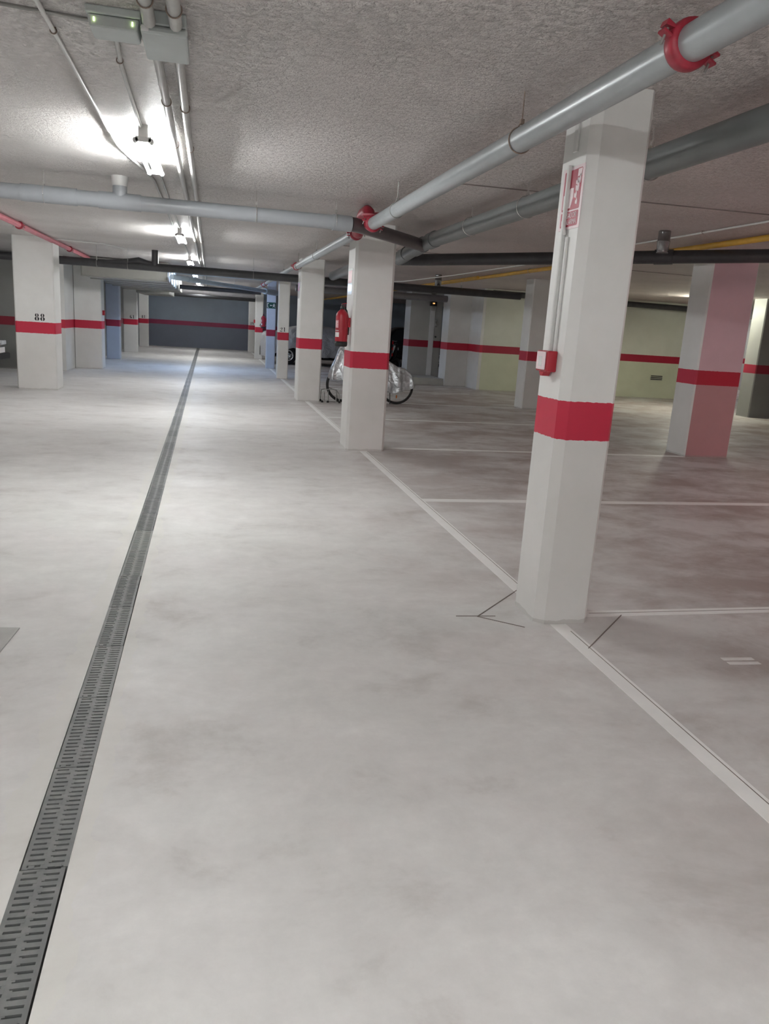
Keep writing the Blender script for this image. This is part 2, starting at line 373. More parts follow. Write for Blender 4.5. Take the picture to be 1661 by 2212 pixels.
# stencil numerals, drawn as strokes in a 0..1 x 0..1.5 cell
def glyph(ch):
    q = []
    def cres(cx_, cy_, rx, ry, side, a=68, t=.25):
        A = [math.radians(-a+2*a*i/8) for i in range(9)]
        out = [(cx_+side*rx*math.cos(k), cy_+ry*math.sin(k)) for k in A]
        inn = [(cx_+side*rx*t*math.cos(k), cy_+ry*.92*math.sin(k)) for k in A[::-1]]
        q.append(out+inn)
    def rect(x0, y0, x1, y1): q.append([(x0, y0), (x1, y0), (x1, y1), (x0, y1)])
    if ch == '8':
        for s_ in (-1, 1): cres(.5, 1.12, .38, .38, s_); cres(.5, .38, .46, .42, s_)
    elif ch == '6':
        cres(.5, .75, .46, .78, -1, 74, .3); cres(.5, .40, .46, .42, 1); q.append([(.72, 1.2), (.9, 1.2), (.86, 1.42), (.7, 1.42)]); rect(.45, .74, .62, .82)
    elif ch == '9':
        cres(.5, .75, .46, .78, 1, 74, .3); cres(.5, 1.1, .46, .42, -1); q.append([(.12, .3), (.3, .3), (.3, .08), (.16, .08)])
    elif ch == '1':
        rect(.38, .12, .66, 1.5); rect(.2, 0, .84, .09); q.append([(.2, 1.25), (.34, 1.3), (.34, 1.45), (.2, 1.38)])
    elif ch == '2':
        cres(.5, 1.08, .42, .42, 1, 74, .3); q.append([(.1, .98), (.34, .98), (.36, 1.22), (.16, 1.28)])
        q.append([(.66, .72), (.84, .78), (.34, .26), (.1, .14)]); rect(.1, 0, .9, .2); q.append([(.8, .2), (.92, .2), (.92, .42), (.86, .42)])
    elif ch == '3':
        cres(.45, 1.12, .40, .38, 1, 76, .3); cres(.45, .38, .46, .42, 1, 76, .3); rect(.12, 1.05, .28, 1.25); rect(.1, .2, .3, .45)
    elif ch == '4':
        rect(.5, .5, .78, 1.5); rect(.5, .0, .78, .3); rect(.05, .32, .95, .46); q.append([(.05, .5), (.16, .5), (.46, 1.3), (.46, 1.5)])
    return q
def number(col, txt, x, z, h, y):
    mb = MB(); s_ = h/1.5; x_ = x
    for ch in txt:
        for poly in glyph(ch): mb.prism([(x_+a*s_, z+b*s_) for a, b in poly], -.002, .0005, axis='y')
        x_ += s_*1.12
    o = mb.build('stencilled_number', M['ink'], col)
    o.location = (-col.location.x, y-.0005-col.location.y, 0)
number(cl1, '88', -3.06, 1.222, .125, 15.15); number(c4, '21', 1.755, 1.215, .11, 20.66)
number(c6, '4', 1.80, 1.215, .11, 30.42); number(c7, '39', 1.72, 1.215, .12, 36.15)
number(cl4, '61', -2.90, 1.22, .12, 30.55); number(cl5, '81', -2.94, 1.22, .12, 36.1)
# dark corner strips along the right back edges of the columns
for col, x, y, y2 in ((c1, 2.025, 3.62, 3.9), (c2, 2.114, 9.62, 9.70), (c3, 2.096, 15.44, 15.5), (c4, 1.998, 20.9, 20.96), (cl1, -3.388, 15.17, 15.2)):
    o = MB().box(x-.006, x+.004, y2-.012, y2, 0, 1.9).build('corner_strip', M['groove'], col); o.location = (-col.location.x, -col.location.y, 0)

# ------------------------------------------------------------ floor drain: one grate section, copied
def grate_proto():
    mb = MB(); hw_ = .060; Lg = .497; z0, z1 = -.02, .003
    mb.box(-hw_, -hw_+.012, 0, Lg, z0, z1); mb.box(hw_-.012, hw_, 0, Lg, z0, z1)
    n = 21; p = Lg/n; off = p*.5
    for i in range(n+1):
        y = i*p
        mb.box(-hw_+.012, -.004, max(0, y-.0075), min(Lg, y+.0075), z0, z1)
        yy = y+off
        if yy-.0075 < Lg: mb.box(.004, hw_-.012, yy-.0075, min(Lg, yy+.0075), z0, z1)
    for i in range(n):
        dx = .004 if (i//1) % 2 else -.003
        mb.box(-.010+dx, .010+dx, i*p, (i+1)*p, z0, z1-.0004)
    for xx in (-1, 1): mb.box(xx*.035-.008, xx*.035+.008, 0, .012, z1, z1+.002)
    return mb.build('drain_grate', M['grate'])
g0 = grate_proto(); lab = 'dark grey slotted section of the long floor drain down the aisle'
k = 0; y = .46
while y < 37.2:
    g = g0 if k == 0 else g0.copy()
    if k: C.objects.link(g)
    g.location = (dx_(y)+random.uniform(-.003, .003), y, 0); g.rotation_euler = (0, 0, .0033+random.uniform(-.004, .004))
    tag(g, lab, 'drain grate', 'drain grates along the aisle'); y += .5; k += 1

# ------------------------------------------------------------ ceiling luminaires
def luminaire(x, y, mat, label, z=H, length=1.25):
    t = empty('fluorescent_luminaire', (x, y, z), label, 'ceiling light', 'fluorescent luminaires')
    MB().prism([(-.028, -.02), (.028, -.02), (.024, -.075), (-.024, -.075)], -length/2, length/2, axis='y').build('lamp_body', M['white_plastic'], t)
    for s_ in (-1, 1):
        MB().tube([(s_*.048, -length/2+.04, -.095), (s_*.048, length/2-.04, -.095)], .013, 10, cap=False).build('lamp_tube', mat, t)
    for s_ in (-1, 1):
        hb = MB().box(-.030, .030, s_*(length/2-.02)-.012, s_*(length/2-.02)+.012, -.080, 0)
        for q in (-1, 1): hb.tube([(q*.048, s_*(length/2-.05), -.095), (q*.048, s_*(length/2-.01), -.095)], .017, 12)
        hb.box(-.048, .048, s_*(length/2-.02)-.010, s_*(length/2-.02)+.010, -.100, -.070).build('lamp_holder', M['white_plastic'], t)
    return t
luminaire(-.43, .2, M['tube_near'], 'lit fluorescent luminaire overhead, above the photographer')
luminaire(-.43, -4.6, M['tube_rear'], 'lit fluorescent luminaire behind the photographer')
luminaire(-.43, 6.15, M['tube'], 'nearest lit fluorescent luminaire on the ceiling above the aisle')
luminaire(-.43, 12.2, M['tube'], 'second lit luminaire from the camera, beyond the crosswise grey pipe')
luminaire(-.43, 17.5, M['tube'], 'third lit luminaire from the camera, just before the dark crosswise pipe')
luminaire(-.43, 23.0, M['tube_cool'], 'fourth luminaire from the camera, bluish light beyond the dark pipe')
luminaire(-.43, 28.6, M['tube'], 'fifth luminaire from the camera, near the aisle end')
luminaire(-.43, 34.2, M['tube_fill'], 'last dim luminaire before the slate end wall')
luminaire(11.2, 16.4, M['tube_green'], 'greenish luminaire before the pale green wall')
luminaire(18.0, 25.5, M['tube_fill'], 'luminaire far right beyond the grey edge column')
luminaire(8.3, 4.6, M['tube_rose'], 'unseen rosy luminaire added outside the right edge of the photo')  # lamp added out of view to throw a pink tint on the right
luminaire(4.4, -2.2, M['tube_near'], 'added fill luminaire over the parking bays beside the photographer')  # luminaires from here on are unseen, added for fill light
luminaire(-6.2, 1.5, M['tube_fill'], 'added fill luminaire over the left parking bays beside the photographer')
luminaire(-6.2, 11.2, M['tube'], 'added fill luminaire over the left parking bays, outside the photo')
luminaire(12.6, 7.0, M['tube_near'], 'added fill luminaire in the far right aisle, outside the photo')
# ------------------------------------------------------------ pipes
def seg(name, path, r, mat, label, cat='pipe', n=18, couplers=(), group=None):
    t = tag(MB().tube(path, r, n).build(name, mat), label, cat, group)
    for (p, q, rr) in couplers: MB().tube([p, q], rr, n).build('pipe_sleeve', mat, t)
    return t
def hanger(x, y, zc, r, mat_rod, label, axis='y', rod=.003):
    t = empty('pipe_hanger', (x, y, H), label, 'pipe hanger', 'pipe hangers')
    MB().tube([(0, 0, 0), (0, 0, zc+r+.035-H)], rod, 8).build('threaded_rod', mat_rod, t)
    MB().torus((0, 0, zc-H), r+.003, .0035, axis, 28, 6).build('clip_ring', mat_rod, t)
    mb = MB().box(-.009, .009, -.009, .009, zc+r+.015-H, zc+r+.038-H)
    for s_ in (-1, 1):
        p = (0, s_*.028, zc+r*.75-H) if axis == 'x' else (s_*.028, 0, zc+r*.75-H)
        mb.tube([(0, 0, zc+r+.03-H), p], .0035, 6)
    mb.build('hanger_nut', mat_rod, t); return t
def coupling(x, y, z, r, label, ang=.5):
    """grooved pipe coupling of two half shells with bolt ears, axis along Y"""
    t = empty('grooved_coupling', (x, y, z), label, 'pipe coupling', 'red pipe couplings')
    MB().lathe([(r, -.028), (r+.016, -.026), (r+.020, -.012), (r+.020, .012), (r+.016, .026), (r, .028)], n=28, axis='y').build('housing', M['coupling'], t)
    for s_ in (-1, 1):
        for u in (-1, 1):
            cx_, cz_ = s_*(r+.030), u*.014
            MB().prism([(cx_-.020, cz_-.005*u-.004), (cx_+.018, cz_-.004), (cx_+.018, cz_+.004), (cx_-.020, cz_+.010)], -.02, .02, axis='y').build('bolt_ear', M['coupling'], t, bevel=.002)
        MB().tube([(s_*(r+.032), 0, -.045), (s_*(r+.032), 0, .028)], .005, 8).build('bolt', M['wire'], t)
    t.rotation_euler = (0, ang, 0); return t
P1X, P1Z, P1R = 1.475, 2.432, .057
sp = seg('sprinkler_pipe', [(P1X, -3, P1Z), (P1X, 7.55, P1Z)], P1R, M['steelpipe'], 'long light grey round pipe crossing in front of the nearest column top')
jp = empty('red_pipe_bridge', (P1X, 7.6, P1Z), 'red elbow fittings carrying the light pipe over the crosswise grey pipe', 'pipe fitting')
MB().tube([(0, -.03, 0), (0, .05, .01), (0, .10, .06), (0, .14, .125), (0, .22, .15), (0, .42, .15), (0, .50, .125), (0, .56, .06), (0, .62, .01), (0, .70, 0)], .055, 18,
          rads=[.063, .06, .058, .056, .055, .055, .056, .058, .06, .063]).build('elbow', M['coupling'], jp)
MB().tube([(.05, .18, .11), (.13, .14, .11)], .03, 12).torus((0, .12, .1), .062, .012, 'z', 20, 8).build('side_outlet', M['red_pink'], jp)
sp2 = seg('sprinkler_pipe', [(P1X, 8.25, P1Z), (P1X, 14.3, P1Z+.01)], .052, M['steelpipe'], 'light pipe continuing behind the crosswise grey pipe toward the bicycle column')
sp3 = seg('sprinkler_pipe', [(P1X, 14.35, P1Z+.03), (P1X, 37.5, P1Z+.03)], .040, M['steelpipe'], 'thinner far light pipe above the columns carrying 21 and 4')
MB().tube([(P1X, 22.2, P1Z+.03), (P1X, 22.3, P1Z+.03)], .055, 16).build('pipe_sleeve', M['coupling'], sp3)
coupling(P1X, 2.47, P1Z, P1R, 'red bolted coupling on the light pipe at upper right', .35)
coupling(P1X, 7.5, P1Z, P1R, 'red bolted coupling where the light pipe meets the crosswise grey pipe', .35)
coupling(P1X, 8.38, P1Z, .052, 'red bolted coupling just behind the crosswise grey pipe', -.2)
coupling(P1X, 14.33, P1Z+.015, .048, 'small red ring coupling left of the bicycle-side column top', 0)
coupling(P1X, 23.4, P1Z+.03, .040, 'tiny dark red coupling near the exit sign column top', 0)
hanger(P1X, 3.88, P1Z, P1R, M['rust'], 'rusty rod hanger on the light pipe nearest to the camera')
hanger(P1X, 6.53, P1Z, P1R, M['wire'], 'wire hanger on the light pipe before its red fittings')
hanger(P1X, 11.6, P1Z, .052, M['wire'], 'small hanger on the light pipe behind the crosswise pipe')
hanger(P1X, 16.8, P1Z+.03, .040, M['wire'], 'distant hanger on the thin far light pipe')
hanger(P1X, 14.0, P1Z, .052, M['rust'], 'hanger beside the small red ring coupling')
# crosswise grey drain pipe
P2 = seg('drain_pipe', [(-8.9, 7.69, 2.455), (1.22, 7.69, 2.435)], .066, M['pvc'],
         'grey plastic drain pipe running crosswise over the aisle in the foreground', n=24,
         couplers=[((-1.62, 7.69, 2.441), (-1.16, 7.69, 2.44), .073), ((-.98, 7.69, 2.44), (-.62, 7.69, 2.439), .073), ((1.12, 7.69, 2.435), (1.30, 7.71, 2.435), .074)])
tag(MB().tube([(1.29, 7.705, 2.435), (1.34, 7.73, 2.435), (1.42, 7.80, 2.433), (2.34, 8.94, 2.43)], .067, 24).build('drain_pipe', M['bend_pvc']), 'shadow-toned pipe length slanting under the red fittings to the thick lengthwise pipe', 'pipe')
MB().tube([(-.80, 7.69, 2.45), (-.80, 7.69, 2.60)], .062, 20).build('tee_branch', M['pvc'], P2)
MB().lathe([(.058, 2.565), (.066, 2.57), (.07, 2.62), (.075, 2.65)], (-.80, 7.69, 0), 20).build('plaster_collar', M['white_plastic'], P2)
for x, lb in ((-1.43, 'clip hanger at the left part of the crosswise grey pipe'), (.404, 'clip hanger at the middle of the crosswise grey pipe'), (1.15, 'clip hanger next to the red fittings on the crosswise grey pipe')):
    hanger(x, 7.69, 2.44, .068, M['zinc'], lb, 'x')
P3 = seg('drain_pipe', [(2.37, -3, 2.485), (2.37, 8.6, 2.46), (2.37, 9.2, 2.44), (2.37, 10.15, 2.37)], .078, M['mid_pvc'],
         'thick grey drain pipe running lengthwise behind the nearest column', n=24,
         couplers=[((2.37, 4.9, 2.472), (2.37, 5.15, 2.471), .086), ((2.37, 9.0, 2.447), (2.37, 9.35, 2.425), .088), ((2.37, 8.5, 2.462), (2.37, 8.7, 2.456), .088), ((2.37, 9.75, 2.405), (2.37, 10.2, 2.372), .086)])
for y_, lb in ((5.96, 'clip hanger on the thick lengthwise pipe left of the nearest column'), (7.3, 'second clip hanger farther along the thick lengthwise pipe'), (4.2, 'clip hanger on the thick pipe hidden by the nearest column')):
    hanger(2.37, y_, 2.468, .08, M['zinc'], lb)
seg('drain_pipe', [(2.37, 11.9, 2.47), (2.37, 15.9, 2.42)], .085, M['pvc'], 'short grey pipe piece seen between the two middle columns')
P6 = seg('drain_pipe', [(2.37, 10.2, 2.36), (2.62, 10.02, 2.365), (5.84, 7.61, 2.50), (8.2, 5.9, 2.57)], .072, M['dark_pvc'],
         'black drain pipe crossing from the thick pipe end to the right edge', couplers=[((4.9, 8.31, 2.461), (5.06, 8.19, 2.468), .082)])
P4 = seg('drain_pipe', [(-8.9, 16.25, 2.36), (-3.5, 16.2, 2.345), (1.2, 16.0, 2.325), (6.42, 16.0, 2.315)], .075, M['dark_pvc'],
         'dark drain pipe running crosswise over the aisle just beyond the 88 column')
MB().tube([(-1.05, 16.09, 2.36), (-1.05, 16.09, 2.65)], .062, 16).build('tee_branch', M['dark_pvc'], P4)
MB().tube([(-1.95, 16.12, 2.35), (-1.55, 16.11, 2.40), (-1.35, 16.1, 2.44), (-1.22, 16.1, 2.40), (-1.0, 16.1, 2.35)], .06, 14).build('bend_piece', M['dark_pvc'], P4)
for x, lb in ((-1.545, 'hanger holding the dark pipe at its bent piece'), (.81, 'hanger holding the dark pipe over the aisle'), (-2.1, 'hanger on the dark pipe near the duct'), (3.6, 'hanger on the dark pipe right of the extinguisher column'), (5.1, 'hanger on the dark pipe near the right hand column')):
    hanger(x, 16.02, 2.33, .077, M['wire'], lb, 'x')
P5 = seg('drain_pipe', [(-.88, 19.05, 2.31), (-.55, 19.75, 2.31), (1.9, 24.5, 2.30)], .055, M['pvc_blue_lit'],
         'bluish pipe slanting across the ceiling beyond the dark pipe', couplers=[((-.55, 19.75, 2.31), (-.35, 20.15, 2.31), .064), ((1.55, 23.8, 2.30), (1.95, 24.6, 2.30), .085)])
hanger(.62, 22.0, 2.305, .056, M['zinc'], 'hanger on the bluish slanting pipe', 'x')
seg('drain_pipe', [(-.9, 22.0, 2.56), (1.40, 22.2, 2.56)], .036, M['pvc_blue_lit'], 'thin light pipe close to the ceiling beyond the dark pipe')
seg('drain_pipe', [(-.97, 26.5, 2.34), (1.6, 26.5, 2.33)], .07, M['dark_pvc'], 'dark crosswise pipe beyond the bluish slanting pipe')
seg('drain_pipe', [(-1.4, 30.0, 2.32), (1.6, 30.0, 2.31)], .09, M['brown_pvc'], 'thick crosswise pipe before the column stencilled 4')
seg('drain_pipe', [(-2.2, 34.2, 2.30), (1.9, 34.2, 2.28)], .10, M['dark_pvc'], 'last dark crosswise pipe before the slate wall')
seg('drain_pipe', [(7.12, 19.6, 2.53), (14.0, 19.6, 2.50)], .075, M['dark_pvc'], 'black pipe running along the top of the pale green wall')
seg('drain_pipe', [(12.9, 15.2, 2.50), (16.5, 15.6, 2.46), (19.9, 15.8, 2.4)], .1, M['dark_pvc'], 'black pipe behind the grey edge column')
seg('drain_pipe', [(2.2, 21.3, 2.36), (6.42, 21.3, 2.36)], .09, M['brown_pvc'], 'shaded pipe above the stair lobby step')
RP = seg('fire_pipe', [(-2.722, -2, 2.602), (-2.722, 19.4, 2.602)], .040, M['red_pink'], 'pinkish red fire pipe under the ceiling at left')
for y_, lb in ((12.7, 'dark red coupling on the pink fire pipe, at the left edge'), (16.9, 'dark red coupling on the pink fire pipe above the 88 column')):
    coupling(-2.722, y_, 2.602, .040, lb, .2)
YP = seg('gas_pipe', [(5.42, -2, 2.605), (5.42, 37, 2.605)], .032, M['yellow'], 'yellow gas pipe under the ceiling at right, passing behind the black pipe')
seg('gas_pipe', [(5.10, 15.0, 2.56), (5.10, 37, 2.56)], .026, M['yellow'], 'second yellow gas pipe seen left of the extinguisher column')
for y_, lb in ((8.9, 'small wire hanger on the yellow pipe near the metal sleeve'), (13.2, 'small wire hanger on the yellow pipe midway')):
    hanger(5.42, y_, 2.605, .032, M['wire'], lb)
# metal sleeves hanging from the ceiling
def sleeve(x, y, label, h=.22, r=.062):
    o = MB().lathe([(r*.9, 0), (r*1.02, -.01), (r, -.02), (r, -h*.45), (r*1.08, -h*.46), (r*1.08, -h*.5), (r, -h*.51), (r*.98, -h+.01), (r*.95, -h), (r*.88, -h), (r*.86, -.02)], n=28).build('pipe_sleeve', M['sleeve'], loc=(x, y, H))
    return tag(o, label, 'metal sleeve')
sleeve(4.58, 7.63, 'shiny metal sleeve hanging from the ceiling right of the nearest column')
sleeve(4.70, 16.4, 'small shiny metal sleeve above the stair lobby, beside the yellow pipe', .24, .07)
# conduits
def conduit(path, r, label, mat=None, rings=(), n=10):
    t = tag(MB().tube(path, r, n).build('electrical_conduit', mat or M['conduit']), label, 'conduit', 'ceiling conduits')
    for (x, y, z) in rings:
        MB().torus((x, y, z), r+.003, .003, 'y', 18, 6).box(x-.012, x+.012, y-.006, y+.006, z+r, H).build('saddle_clip', M['rust'], t)
    return t
def sag(x, y0, y1, z, dx=0, amp=.006, n=16):
    return [(x+dx*i/n, y0+(y1-y0)*i/n, z-amp*math.sin(i*1.9)) for i in range(n+1)]
conduit(sag(-.245, 3.88, 37, 2.615, 0, .004), .022, 'left one of the paired grey conduits leaving the junction box', rings=[(-.245, 4.75, 2.615), (-.245, 5.85, 2.615), (-.245, 9.2, 2.615), (-.245, 13, 2.615)])
conduit(sag(-.150, 3.88, 37, 2.615, 0, .004), .022, 'right one of the paired grey conduits leaving the junction box', rings=[(-.150, 4.85, 2.615), (-.150, 5.95, 2.615), (-.150, 9.4, 2.615), (-.150, 13, 2.615)])
conduit([(-.245, -2, 2.60), (-.245, 3.0, 2.60), (-.245, 3.5, 2.60)], .026, 'left conduit entering the junction box from above the camera', rings=[(-.245, 3.28, 2.60)])
conduit([(-.145, -2, 2.60), (-.145, 3.0, 2.60), (-.145, 3.5, 2.60)], .026, 'right conduit entering the junction box from above the camera', rings=[(-.145, 3.34, 2.60)])
conduit(sag(-.665, -1, 5.8, 2.637, 0, .002), .010, 'thin light conduit left of the emergency light', M['white_plastic'], [(-.665, 3.9, 2.637)])
conduit([(-.66, 5.8, 2.637), (-.655, 6.15, 2.63), (-.62, 6.5, 2.63), (-.55, 7.1, 2.635), (-.50, 7.6, 2.635), (-.50, 11.6, 2.637)], .010, 'thin conduit bending past the nearest luminaire')
conduit([(-.40, 3.68, 2.637), (-.43, 4.3, 2.637), (-.445, 5.53, 2.637)], .011, 'thin conduit from the emergency light to the nearest luminaire', rings=[(-.428, 4.2, 2.637)])
conduit(sag(-.43, 6.85, 11.5, 2.64, 0, .001), .008, 'thin cable between the first two luminaires')
conduit(sag(-.43, 12.9, 16.8, 2.635, 0, .001), .012, 'thin cable between the second and third luminaires')
conduit(sag(4.85, -1, 9.0, 2.636, .03, .001), .010, 'thin white conduit along the ceiling at upper right', M['white_plastic'], [(4.87, 7.4, 2.636)])
conduit([(4.88, 9.0, 2.63), (4.85, 12.2, 2.60), (4.6, 15.0, 2.56), (4.3, 17.8, 2.54), (3.2, 20.0, 2.52)], .010, 'sagging white cable above the stair lobby', M['white_plastic'])
conduit([(-.67, 2.2, 2.64), (-.9, 3.66, 2.64), (-.47, 3.72, 2.64)], .008, 'thin dark cable reaching the emergency light from the left', M['wire'])
conduit([(-2.9, 15.2, 2.64), (-1.9, 15.4, 2.64), (-1.6, 15.9, 2.62)], .010, 'small white cable over the dark pipe near the 88 column', M['white_plastic'])
# junction box and emergency light
jb = empty('junction_box', (-.190, 3.69, H), 'grey junction box on the ceiling where four conduits meet', 'junction box')
MB().box(-.085, .085, -.17, .17, -.055, 0).build('box_body', M['grey_plastic'], jb, bevel=.008)
MB().box(-.090, .090, -.175, .175, -.088, -.056).build('lid', M['grey_plastic'], jb, bevel=.010)
MB().box(-.086, -.058, -.180, -.174, -.083, -.062).build('lid_latch', M['glossy_white'], jb)
em = empty('emergency_light', (-.385, 3.64, H), 'long emergency light beside the junction box with two small green glows', 'emergency light')
MB().box(-.105, .105, -.085, .085, -.030, 0).build('base', M['grey_plastic'], em, bevel=.006)
MB().prism([(-.098, -.031), (.098, -.031), (.090, -.078), (-.090, -.078)], -.078, .078, axis='y').build('diffuser', M['grey_plastic'], em, bevel=.008)
for s_ in (-1, 1):
    MB().box(s_*.072-.0025, s_*.072+.0025, -.083, -.0765, -.058, -.044).build('green_indicator', M['led_green'], em)
# rectangular air ducts
dc = empty('air_duct', (-1.95, 19.5, 2.22), 'grey rectangular sheet metal air duct under the ceiling at left', 'air duct')
MB().box(-.95, .95, 0, 9.8, 0, .40).build('duct_run', M['duct'], dc, bevel=.02)
for i in range(7): MB().box(-.965, .965, .02+i*1.5, .06+i*1.5, -.015, .41).build('duct_flange', M['duct'], dc)
MB().tube([(.97, .3, -.02), (.97, .3, .42)], .008, 8).build('support_rod', M['wire'], dc)
d2 = tag(MB().box(-2.6, -1.45, 29.8, 33.5, 2.14, 2.5).build('air_duct', M['duct'], bevel=.02), 'lower air duct piece behind the main grey duct', 'air duct')

# ------------------------------------------------------------ fittings on the nearest column
# alarm sign on the left (aisle side) face x = 1.722
sg = empty('alarm_sign', (1.7215, 3.750, 2.17), 'red and white sign reading PULSADOR DE ALARMA on the nearest column', 'sign')
sw, sh = .115, .145
def yz(pts, x0, x1, mat, name, parent):          # polygons given as (u right, v up) seen from the aisle
    mb = MB()
    for poly in pts: mb.prism([(-u, v) for u, v in poly], x0, x1, axis='x')
    return mb.build(name, mat, parent)
def rrect(u0, v0, u1, v1, r=.008):
    out = []
    for (cu, cv, a) in ((u1-r, v1-r, 0), (u0+r, v1-r, 90), (u0+r, v0+r, 180), (u1-r, v0+r, 270)):
        for i in range(5):
            k_ = math.radians(a+i*22.5); out.append((cu+r*math.cos(k_), cv+r*math.sin(k_)))
    return out
yz([rrect(-sw, -sh, sw, sh, .004)], -.003, 0, M['sign_white'], 'plate', sg)
yz([rrect(-.095, -.055, .095, .130)], -.004, -.003, M['sign_red'], 'picture_field', sg)
yz([rrect(-.095, -.132, .095, -.062)], -.004, -.003, M['sign_red'], 'text_field', sg)
flames = []
for (u, v, s_, lean) in ((.060, -.03, .55, 0), (.045, .000, .7, .2), (.058, .03, .9, .3), (.072, .065, .8, .35), (.05, .06, .6, .1)):
    flames.append([(u-.018*s_, v), (u+.016*s_, v-.006), (u+.022*s_, v+.018*s_), (u+(.006+lean*.03)*s_, v+.05*s_), (u-.004*s_, v+.022*s_), (u-.020*s_, v+.03*s_)])
yz(flames, -.005, -.004, M['sign_white'], 'flame_symbol', sg)
yz([[(-.085, -.045), (.000, -.045), (.022, .0), (.022, .045), (-.01, .048), (-.03, .04), (-.03, .095), (-.045, .1), (-.05, .03), (-.085, .02)]], -.005, -.004, M['sign_white'], 'hand_symbol', sg)
yz([[(.052, .092), (.093, .092), (.093, .126), (.052, .126)]], -.005, -.004, M['sign_white'], 'corner_field', sg)
for txt, v in (('PULSADOR', -.082), ('DE ALARMA', -.112)):
    o = bpy.data.objects.new('lettering', text_mesh(txt, .036)); C.objects.link(o); o.parent = sg
    o.data.materials.append(M['sign_white']); o.location = (-.0048, 0, v); o.rotation_euler = (PI/2, 0, -PI/2); o.scale = (.86, 1, 1)
# white trunking from ceiling to call point, passing over the sign
tr = empty('cable_trunking', (1.722, 3.775, 1.43), 'white plastic cable trunking down the nearest column to the red call point', 'cable trunking')
MB().box(-.013, -.0005, -.045, -.025, 0, .56).build('trunking_strip', M['white_plastic'], tr, bevel=.003)
MB().box(-.022, -.0005, .000, .020, 0, .895).build('trunking_strip', M['white_plastic'], tr, bevel=.004)
MB().box(-.013, -.0005, -.040, .000, .95, 1.21).build('trunking_strip', M['white_plastic'], tr, bevel=.003)
MB().tube([(-.010, -.01, .57), (-.018, -.01, .60), (-.010, .012, .64)], .008, 8).build('cable_bend', M['white_plastic'], tr)
cp = empty('fire_call_point', (1.7215, 3.775, 1.385), 'red fire alarm call point box on the nearest column', 'call point')
MB().box(-.055, 0, -.068, .068, -.055, .050).build('housing', M['red'], cp, bevel=.006)
MB().box(-.062, -.0555, -.052, .052, -.046, .044).build('face_plate', M['sign_white'], cp, bevel=.004)
MB().prism([(-.03, -.056), (.03, -.056), (.012, -.078), (-.012, -.078)], -.05, -.01, axis='x').build('cable_entry', M['red'], cp)
MB().box(-.065, -.0625, -.02, .02, -.03, .02).build('glass_pane', M['glossy_white'], cp)
def small_call(x, y, z, label, s_=1.0):
    t = empty('fire_call_point', (x, y, z), label, 'call point')
    MB().box(-.055*s_, .0, -.055, .055, -.06, .06).build('housing', M['red'], t, bevel=.006)
    MB().box(-.060*s_, -.0555*s_, -.035, .035, -.03, .03).build('face_plate', M['label_pink'], t)
    return t
small_call(1.655, 30.6, 1.40, 'tiny red call point between the columns stencilled 4 and 39')
t = small_call(-2.68, 21.3, 1.40, 'small dark red call point on the broad pale left column', -1.0)
# extinguishers
def extinguisher(x, y, z, label, s_=1.0):
    t = empty('fire_extinguisher', (x, y, z), label, 'fire extinguisher')
    r = .075*s_
    MB().lathe([(0, .035), (r*.98, .035), (r, .05), (r, .345*s_), (r*.95, .375*s_), (r*.75, .40*s_), (r*.4, .425*s_), (r*.3, .435*s_), (0, .436*s_)], n=28).build('cylinder', M['red'], t)
    MB().lathe([(r*.80, 0), (r*.97, .008), (r*1.02, .025), (r*1.02, .06), (0, .06)], n=28).lathe([(0, 0), (r*.80, 0)], n=28).build('foot_ring', M['black'], t)
    MB().lathe([(r*.3, .43*s_), (r*.36, .44*s_), (r*.30, .46*s_), (r*.22, .475*s_), (0, .476*s_)], n=14).box(-.012, .012, -.02, .03, .465, .49).build('valve', M['blackp'], t)
    MB().prism([(-.01, .485), (.045, .500), (.05, .510), (-.015, .495)], -.008, .008, axis='y').prism([(-.01, .470), (.04, .472), (.04, .478), (-.01, .48)], -.008, .008, axis='y').build('handle', M['red'], t)
    MB().tube([(.0, .02, .46), (.02, .05, .47), (.06*s_, .055, .42), (.082*s_, .03, .33), (.085*s_, .01, .20), (.08*s_, .0, .14)], .008, 8).build('hose', M['black'], t)
    MB().box(r-.01, r+.022, -.03, .03, .23, .34).build('wall_bracket', M['red'], t)
    def patch_(a0, a1, z0, z1, mat, name, k_=1.012):
        mb = MB(); n = 8; vs = []
        for i in range(n+1):
            A = math.radians(a0+(a1-a0)*i/n)
            for zz in (z0, z1): vs.append((r*k_*math.cos(A), r*k_*math.sin(A), zz))
        mb.add(vs, [(2*i, 2*i+2, 2*i+3, 2*i+1) for i in range(n)]); return mb.build(name, mat, t)
    patch_(-178, -122, .110, .165, M['label_white'], 'white_label')
    patch_(-175, -130, .215, .305, M['label_pink'], 'instruction_label')
    mb = MB()
    for i, w_ in enumerate((40, 34, 42, 30, 38, 36)):
        n = 5; vs = []
        for q in range(n+1):
            A = math.radians(-176+w_*q/n)
            for zz in (.222+i*.013, .227+i*.013): vs.append((r*1.02*math.cos(A), r*1.02*math.sin(A), zz))
        mb.add(vs, [(2*q, 2*q+2, 2*q+3, 2*q+1) for q in range(n)])
    for q in range(7):
        A0 = math.radians(-177+q*7.4); A1 = math.radians(-177+q*7.4+5)
        mb.add([(r*1.02*math.cos(A0), r*1.02*math.sin(A0), .178), (r*1.02*math.cos(A1), r*1.02*math.sin(A1), .178), (r*1.02*math.cos(A1), r*1.02*math.sin(A1), .190), (r*1.02*math.cos(A0), r*1.02*math.sin(A0), .190)], [(0, 1, 2, 3)])
    mb.build('label_print', M['label_white'], t)
    return t
extinguisher(1.530, 9.36, 1.240, 'large red fire extinguisher hanging on the column before the bicycle')
